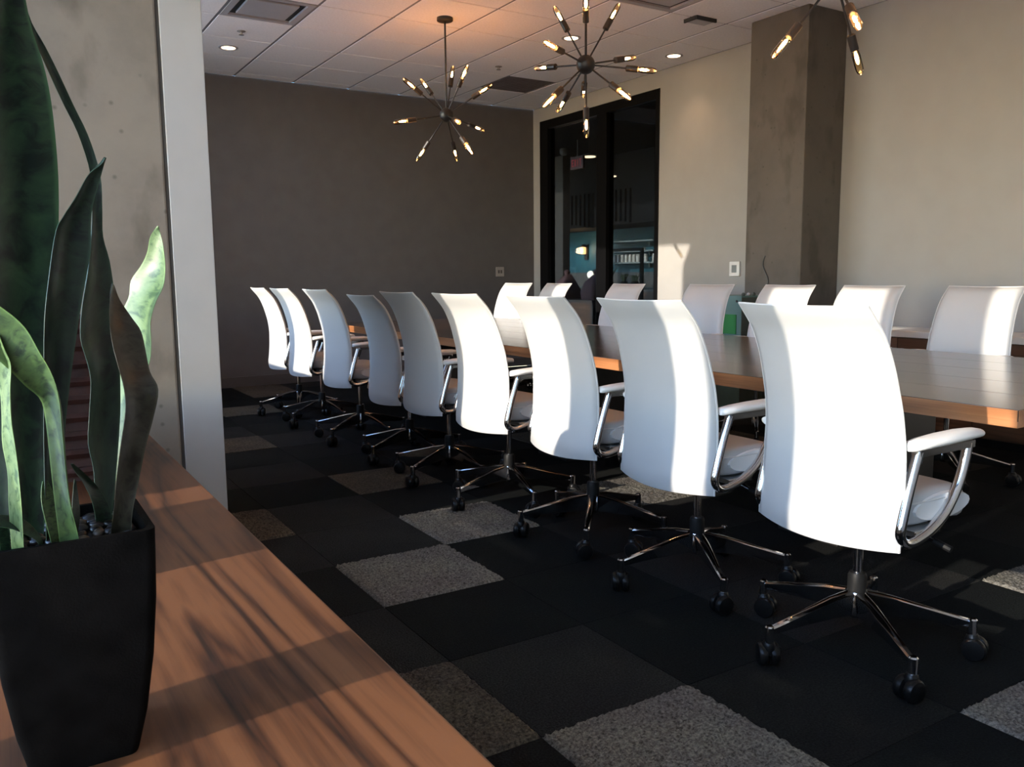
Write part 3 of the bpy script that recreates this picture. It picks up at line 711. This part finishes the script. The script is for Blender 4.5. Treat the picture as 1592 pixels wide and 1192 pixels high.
# woven basket farther along the desk
BX, BY = -0.02, 2.40
t = thing('woven_basket', 'dark reddish brown woven basket behind the plant on the desk', 'basket', (BX, BY, DZ))
prof = []
for k in range(19):
    f = k/18; prof.append(sq_ring(0, 0, .238-.012*f, .285-.125*f, f*.365, .04, 5))
b = MB(); b.loft(prof); b.build('basket_body', 'basket_red', t, smooth=40)
for k in range(9):
    f = (k+.5)/9; rg = sq_ring(0, 0, .240-.012*f, .287-.125*f, f*.36, .04, 5)
    MB().tube(rg, .012, 6, closed=True).build('woven_band', 'basket_red', t)

# ------------------------------------------------------------------ chandeliers
def sputnik(cx, cy, cz, dirs, label):
    t = thing('sputnik_chandelier', label, 'chandelier', (cx, cy, ZC), group='sputnik chandeliers over the table')
    z0 = cz-ZC
    MB().lathe([(.062, 0), (.064, -.004), (.064, -.026), (.058, -.030), (.012, -.031)], 28).build('canopy', 'black_metal', t)
    MB().lathe([(.0075, z0), (.0075, -.03)], 12).build('rod', 'black_metal', t)
    hub = MB().sphere((0, 0, z0), .058, 24, 14).build('ball_hub', 'black_metal', t)
    for dv in dirs:
        dv = Vector(dv).normalized(); c = Vector((0, 0, z0))
        arm = MB().tube([c+dv*.05, c+dv*.30], .0055, 8).build('arm', 'black_metal', t)
        MB().lathe([(.010, .250), (.0195, .256), (.0195, .325), (.016, .328)], 14, c, axis=dv).build('socket', 'black_metal', arm)
        MB().lathe([(.014, .325), (.0180, .334), (.0195, .350), (.0195, .400), (.0185, .418), (.0150, .431), (.009, .439), (.002, .443)], 14, c, axis=dv).build('bulb', 'bulb_glass', arm, smooth=60)
        MB().lathe([(.003, .338), (.0070, .346), (.0080, .362), (.0070, .380), (.003, .392)], 8, c, axis=dv).build('filament', 'filament', arm, smooth=60)
    return t
def dirs_from(pix, depth, Ltip=.44):
    out = []
    for dx, dy, sg in pix:
        a = dx/FPX*depth; b_ = -dy/FPX*depth; r = math.hypot(a, b_)
        if r > Ltip*.999: a, b_ = a*Ltip*.999/r, b_*Ltip*.999/r; r = Ltip*.999
        out.append(_R*a+_U*b_+_F*(sg*math.sqrt(Ltip*Ltip-r*r)))
    return out
CZ = 2.447
dep = lambda p: (Vector(p)-CAM).dot(_F)
D1 = dirs_from([(9.1,-82.3,1),(-43,-66.4,1),(-62.7,-43.8,-1),(-79,18.9,-1),(-49,65.7,1),(12,54,1),(41.5,68,-1),(25,34.7,-1),(55.9,5.3,1),(71,-38.5,-1),(35.5,-59,-1),(-12.8,-16.6,1)], dep((3.26,6.212,CZ)))
D2 = dirs_from([(-48,-98,1),(-6.3,-81,-1),(54.7,-100,1),(86.4,-34.6,1),(105.6,19.7,-1),(61.5,72.8,-1),(5.7,98.8,1),(-67,78.5,-1),(-39,43,1),(-67.4,.5,-1),(-76.5,-23,1),(6,12,1)], dep((3.24,4.329,CZ)))
P3 = at_z(1300, -33, CZ)
D3 = dirs_from([(-100,124,1),(65,125,1),(-5,119,-1),(150,8,1),(-152,-12,1),(-120,-70,-1),(-60,-130,1),(10,-157,1),(80,-120,-1),(130,-60,1),(40,-40,1),(90,-20,-1)], dep(P3))
sputnik(3.255, 6.212, CZ, D1, 'black sputnik chandelier farthest away, hanging in front of the dark wall')
sputnik(3.245, 4.329, CZ, D2, 'black sputnik chandelier in the middle, in front of the storefront')
sputnik(P3.x, P3.y, CZ, D3, 'black sputnik chandelier cut by the top edge, only lower bulbs showing')

# ------------------------------------------------------------------ wall fittings
t = thing('wall_plate', 'small grey square outlet plate on the dark wall', 'outlet', (5.441, YB, 1.20))
MB().box(-.058, .058, -.008, 0, -.058, .058).build('plate', 'plate_grey', t, bevel=.003)
MB().box(-.03, -.006, -.010, -.006, -.02, .02).build('socket', 'dark_base', t); MB().box(.006, .03, -.010, -.006, -.02, .02).build('socket', 'dark_base', t)
t = thing('thermostat', 'white wall thermostat beside the concrete column', 'thermostat', (XR, 5.60, 1.197))
MB().box(-.022, 0, -.062, .062, -.068, .068).build('case', 'plate_white', t, bevel=.006)
MB().box(-.024, -.020, -.030, .030, -.034, .036).build('display', 'screen_grey', t)
t = thing('credenza', 'low dark credenza with a white top along the right wall', 'cabinet', (5.72, 3.05, 0))
MB().box(-.21, .225, -1.15, 1.15, .06, .697).build('body', 'dark_shelf_wood', t, bevel=.003); MB().box(-.18, .21, -1.1, 1.1, 0, .06).build('plinth', 'plastic_black', t)
MB().box(-.235, .228, -1.17, 1.17, .697, .742).build('top', 'pad_white', t, bevel=.003)
for k in range(4):
    dr = MB().box(-.222, -.21, -1.14+k*.57, -.575+k*.57, .07, .69).build('door', 'dark_shelf_wood', t, bevel=.002)
    MB().box(-.236, -.222, -.60+k*.57-.03, -.60+k*.57-.015, .50, .62).build('handle', 'chrome', dr)
t = thing('teal_cabinet', 'teal metal cabinet with a green note in front of the concrete column', 'cabinet', (5.33, 4.99, 0))
MB().box(-.13, .15, -.17, .17, 0, .975).build('body', 'teal_paint', t, bevel=.006)
MB().box(-.128, .148, -.172, -.168, .03, .96).build('side_panel', 'teal_dark', t)
MB().box(-.136, -.130, -.12, .02, .66, .82).build('green_note', 'green_note', t)
for (y, z) in ((-.12, .93), (.02, .93), (-.13, .60), (.1, .60)): MB().lathe([(.010, 0), (.010, .004)], 10, (-.130, y, z), axis=(-1, 0, 0)).build('bolt', 'slot_black', t)
for k in range(3): MB().sphere((-.1+.06*k, -.16, .985), .016, 8, 6).build('knob', 'silver' if k == 1 else 'teal_dark', t)
c = MB().tube(catmull([(5.485, 4.83, .99), (5.483, 4.80, 1.10), (5.484, 4.86, 1.22), (5.486, 4.84, 1.30)], 20), .004, 6).build('cable', 'cable_black', None, org=(5.485, 4.83, .99))
tag(c, 'thin dark cable hanging on the concrete column above the teal cabinet', 'cable')

# ------------------------------------------------------------------ break room behind the storefront
KX, KZ = 9.6, 3.06
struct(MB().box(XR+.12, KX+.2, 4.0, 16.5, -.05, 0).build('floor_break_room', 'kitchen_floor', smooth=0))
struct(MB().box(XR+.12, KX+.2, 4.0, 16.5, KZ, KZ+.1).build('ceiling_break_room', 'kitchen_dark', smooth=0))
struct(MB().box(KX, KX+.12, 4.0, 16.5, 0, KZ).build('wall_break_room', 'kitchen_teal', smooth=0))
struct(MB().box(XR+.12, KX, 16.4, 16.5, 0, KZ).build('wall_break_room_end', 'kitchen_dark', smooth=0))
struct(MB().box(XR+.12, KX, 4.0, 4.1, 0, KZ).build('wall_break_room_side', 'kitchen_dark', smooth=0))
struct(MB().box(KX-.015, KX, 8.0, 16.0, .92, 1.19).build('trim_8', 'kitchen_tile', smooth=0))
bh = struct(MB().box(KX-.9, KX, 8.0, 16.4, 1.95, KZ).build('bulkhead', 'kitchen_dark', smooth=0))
for k in range(34):
    y = 10.4+k*.12; MB().box(KX-.94, KX-.90, y, y+.06, 1.97+.04*math.sin(k*.6), 2.5).build('slat', 'kitchen_dark', bh)
a, b_ = at_x(858, 400, 8.0), at_x(875, 400, 8.0); xe = at_y(886, 400, b_.y).x
struct(MB().box(8.0, xe, b_.y, a.y, 0, KZ).build('break_room_column', 'kitchen_column', bevel=.01))
t = thing('kitchen_counter', 'dark wooden counter under the shelves in the break room', 'counter', (KX-.35, 12.4, 0))
MB().box(-.33, .33, -2.4, 2.4, 0, .87).build('base', 'dark_shelf_wood', t); MB().box(-.36, .34, -2.45, 2.45, .87, .91).build('worktop', 'grey_paint', t, bevel=.004)
for k, py in enumerate((377.5, 392.5, 409.5)):
    p0, p1 = at_x(944, py, 9.42), at_x(1024, py-1, 9.42)
    o = thing('wall_shelf', ['top empty grey wall shelf in the break room', 'middle grey wall shelf with a row of low cups', 'bottom grey wall shelf with a row of canisters'][k], 'shelf', (9.42, p0.y, p0.z))
    MB().box(-.12, .17, p1.y-p0.y, 0, -.012, .012).build('board', 'shelf_metal', o)
    MB().box(.12, .17, -1.0, -.97, -.08, .0).build('bracket', 'shelf_metal', o)
cup = MB().lathe([(.026, 0), (.036, .055), (.034, .055), (.024, .005)], 12).mesh('cup', 'cup_white')
can = MB().lathe([(.034, 0), (.034, .115), (.028, .120), (.028, .135), (.0, .136)], 12).mesh('canister', 'cup_white')
for k in range(9):
    p = at_x(953+k*6.0, 392.5, 9.36); o = obj('cup', cup, None, (9.36, p.y, at_x(985, 392, 9.42).z+.013)); tag(o, 'small pale cup in the row on the middle break room shelf', 'cup', 'cups on the middle shelf')
for k in range(11):
    p = at_x((952, 956, 962, 968, 974, 980, 986, 992, 998, 1004, 1017)[k], 409.5, 9.36); o = obj('canister', can, None, (9.36, p.y, at_x(985, 409, 9.42).z+.013)); tag(o, 'pale canister in the row on the bottom break room shelf', 'canister', 'canisters on the bottom shelf')
p = at_x(913, 390, KX)
t = thing('wall_sconce', 'glowing amber wall sconce on the teal wall', 'wall lamp', tuple(p))
MB().box(-.03, 0, -.05, .05, -.16, .12).build('backplate', 'black_metal', t); MB().lathe([(.04, -.06), (.05, -.05), (.05, .06), (.04, .07)], 14, (-.09, 0, 0)).build('glass_shade', 'sconce_glow', t)
MB().lathe([(.055, .07), (.055, .09), (.02, .12)], 14, (-.09, 0, 0)).build('cap', 'black_metal', t)
l = bpy.data.lights.new('sconce_light', 'POINT'); l.energy = 14; l.color = (1, .62, .35); l.shadow_soft_size = .06; o = bpy.data.objects.new('sconce_light', l); C.objects.link(o); o.parent = t; o.location = (-.2, 0, 0)
p = at_x(919, 427, 9.2)
t = thing('table_clock', 'round silver clock standing on the break room counter', 'clock', (9.2, p.y, .91))
MB().lathe([(.07, -.02), (.075, 0), (.07, .02)], 24, (0, 0, p.z-.91), axis=(-1, -.6, 0)).build('dial', 'silver', t); MB().lathe([(.05, 0), (.02, .03), (.015, p.z-.97)], 14).build('stand', 'silver', t)
def leafy(px_, pz, x, h, label, seed, nb=14):
    p = at_x(px_, pz, x); t = thing('counter_plant', label, 'plant', (x, p.y, .91)); rr = random.Random(seed)
    MB().lathe([(.05, 0), (.07, .10), (.05, .13)], 12).build('pot', 'plastic_black', t)
    for k in range(nb):
        a = rr.uniform(0, 6.28); ln = h*rr.uniform(.6, 1); s_ = rr.uniform(.1, .6)*h
        v = [(0, 0, .10), (s_*.5*math.cos(a), s_*.5*math.sin(a), .10+ln*.7), (s_*math.cos(a), s_*math.sin(a), .10+ln)]
        MB().tube(catmull(v, 6), [.008, .016, .02, .02, .016, .010, .003], 5).build('leaf', 'leaf_far', t)
leafy(948, 430, 9.15, .30, 'spiky plant on the break room counter right of the mullion', 1); leafy(970, 436, 9.1, .16, 'low bushy plant on the break room counter below the shelves', 2); leafy(987, 438, 9.1, .14, 'low dark plant on the break room counter, rightmost', 3)
def bag(px_, py_, x, w_, h, label):
    p = at_x(px_, py_, x); t = thing('cloth_bag', label, 'bag', (x, p.y, p.z-h*.9))
    rings = [sq_ring(0, 0, w_*.45, w_*.35, 0, w_*.12), sq_ring(0, 0, w_*.52, w_*.40, h*.35, w_*.2), sq_ring(0, .02, w_*.36, w_*.28, h*.7, w_*.15), sq_ring(.02, .0, w_*.12, w_*.1, h, w_*.05)]
    MB().loft(rings).build('bag_body', 'fabric_pink', t, smooth=60)
t = thing('break_table', 'brown wooden shelf unit behind the storefront glass', 'shelf', (7.35, 10.0, 0))
for z in (.30, .78): MB().box(-.3, .3, -.75, .75, z-.02, z+.02).build('shelf_board', 'dark_shelf_wood', t)
for sy in (-.72, .72): MB().box(-.28, .28, sy-.02, sy+.02, 0, .8).build('side_panel', 'dark_shelf_wood', t)
for (dy, lab) in ((.25, 'dull pink cloth bag on the shelf unit, left of the grey rack'), (-.45, 'dull pink cloth bag on the shelf unit, right of the grey rack')):
    tt = thing('cloth_bag', lab, 'bag', (7.35, 10.0+dy, .80)); rings = [sq_ring(0, 0, .16, .15, 0, .04), sq_ring(0, 0, .19, .17, .10, .07), sq_ring(0, .02, .12, .12, .25, .05), sq_ring(.02, 0, .04, .04, .36, .02)]
    MB().loft(rings).build('bag_body', 'fabric_pink', tt, smooth=60); MB().lathe([(.03, .34), (.05, .40), (.02, .43)], 10).build('knot', 'fabric_pink', tt)
p0 = at_x(929.5, 388, 6.55); p1 = at_x(998, 383, 6.55)
t = thing('garment_rack', 'grey metal rail rack standing just behind the storefront glass', 'rack', (6.55, (p0.y+p1.y)/2, 0)); hl = (p0.y-p1.y)/2
for s_ in (-1, 1): MB().box(-.018, .018, s_*hl-.018, s_*hl+.018, .03, p0.z).build('post', 'grey_paint', t)
MB().box(-.018, .018, -hl, hl, p0.z-.035, p0.z).build('rail', 'grey_paint', t); MB().box(-.018, .018, -hl, hl, .55, .58).build('rail', 'grey_paint', t)
for s_ in (-1, 1): MB().box(-.22, .22, s_*hl-.02, s_*hl+.02, 0, .03).build('foot', 'grey_paint', t)
# exit sign on a rod
p = at_x(898, 253, 7.3)
t = thing('exit_sign', 'dim red EXIT sign hanging in the break room', 'sign', (7.3, p.y, KZ))
zs = p.z-KZ; yaxis = 1
MB().lathe([(.008, zs+.08), (.008, 0)], 8).build('rod', 'grey_paint', t)
MB().box(-.02, .02, -.15, .15, zs-.09, zs+.09).build('sign_box', 'exit_box', t, bevel=.006)
G = {'E': [(0, .22, 0, 1), (0, 1, 0, .18), (0, .8, .41, .59), (0, 1, .82, 1)], 'I': [(.38, .62, 0, 1)], 'T': [(0, 1, .82, 1), (.39, .61, 0, 1)]}
lt = MB(); lw, lh = .045, .10
for k, ch in enumerate('EXIT'):
    yl = .115-k*.062
    if ch == 'X':
        for sgn in (1, -1):
            pts = [(-.023, yl-lw*(.0 if sgn > 0 else 1), zs-lh/2), (-.023, yl-lw*(.25 if sgn > 0 else .75), zs-lh/2), (-.023, yl-lw*(1 if sgn > 0 else 0), zs+lh/2), (-.023, yl-lw*(.75 if sgn > 0 else .25), zs+lh/2)]
            lt.add(pts+[(-.020, y, z) for x, y, z in pts], [(0, 1, 2, 3), (4, 7, 6, 5), (0, 4, 5, 1), (2, 6, 7, 3), (1, 5, 6, 2), (0, 3, 7, 4)])
    else:
        for a0, a1, c0, c1 in G[ch]: lt.box(-.023, -.020, yl-lw*a1, yl-lw*a0, zs-lh/2+lh*c0, zs-lh/2+lh*c1)
lt.build('lettering', 'exit_red', t, smooth=0)
p = at_x(876, 245, 7.6)
t = thing('security_camera', 'small grey dome camera beside the exit sign', 'camera', (7.6, p.y, KZ))
MB().lathe([(.05, 0), (.06, -.02), (.06, -.06), (.045, -.09), (.01, -.11)], 16).build('dome', 'grey_paint', t)
for (u, v, lx, lab) in ((916, 243, 7.6, 'lit pendant light in the break room right of the exit sign'), (949, 273.5, 8.45, 'lit pendant light in the break room behind the mullion')):
    p = at_x(u, v, lx); t = thing('pendant_light', lab, 'pendant light', (p.x, p.y, KZ)); dz = p.z-KZ
    MB().lathe([(.004, dz+.03), (.004, 0)], 6).build('stem', 'black_metal', t)
    MB().lathe([(.10, dz), (.10, dz+.02), (.03, dz+.04)], 20).build('shade', 'black_metal', t); MB().lathe([(.092, dz-.012), (.092, dz-.001)], 20).build('lens', 'downlight_lens', t)
p = at_z(975, 258, KZ)
t = thing('linear_light', 'unlit white linear ceiling fixture in the break room', 'ceiling light', (p.x, p.y, KZ))
MB().box(-.08, .08, -.6, .6, -.06, 0).build('housing', 'grey_paint', t, bevel=.01); MB().box(-.06, .06, -.57, .57, -.066, -.058).build('diffuser', 'plate_grey', t)
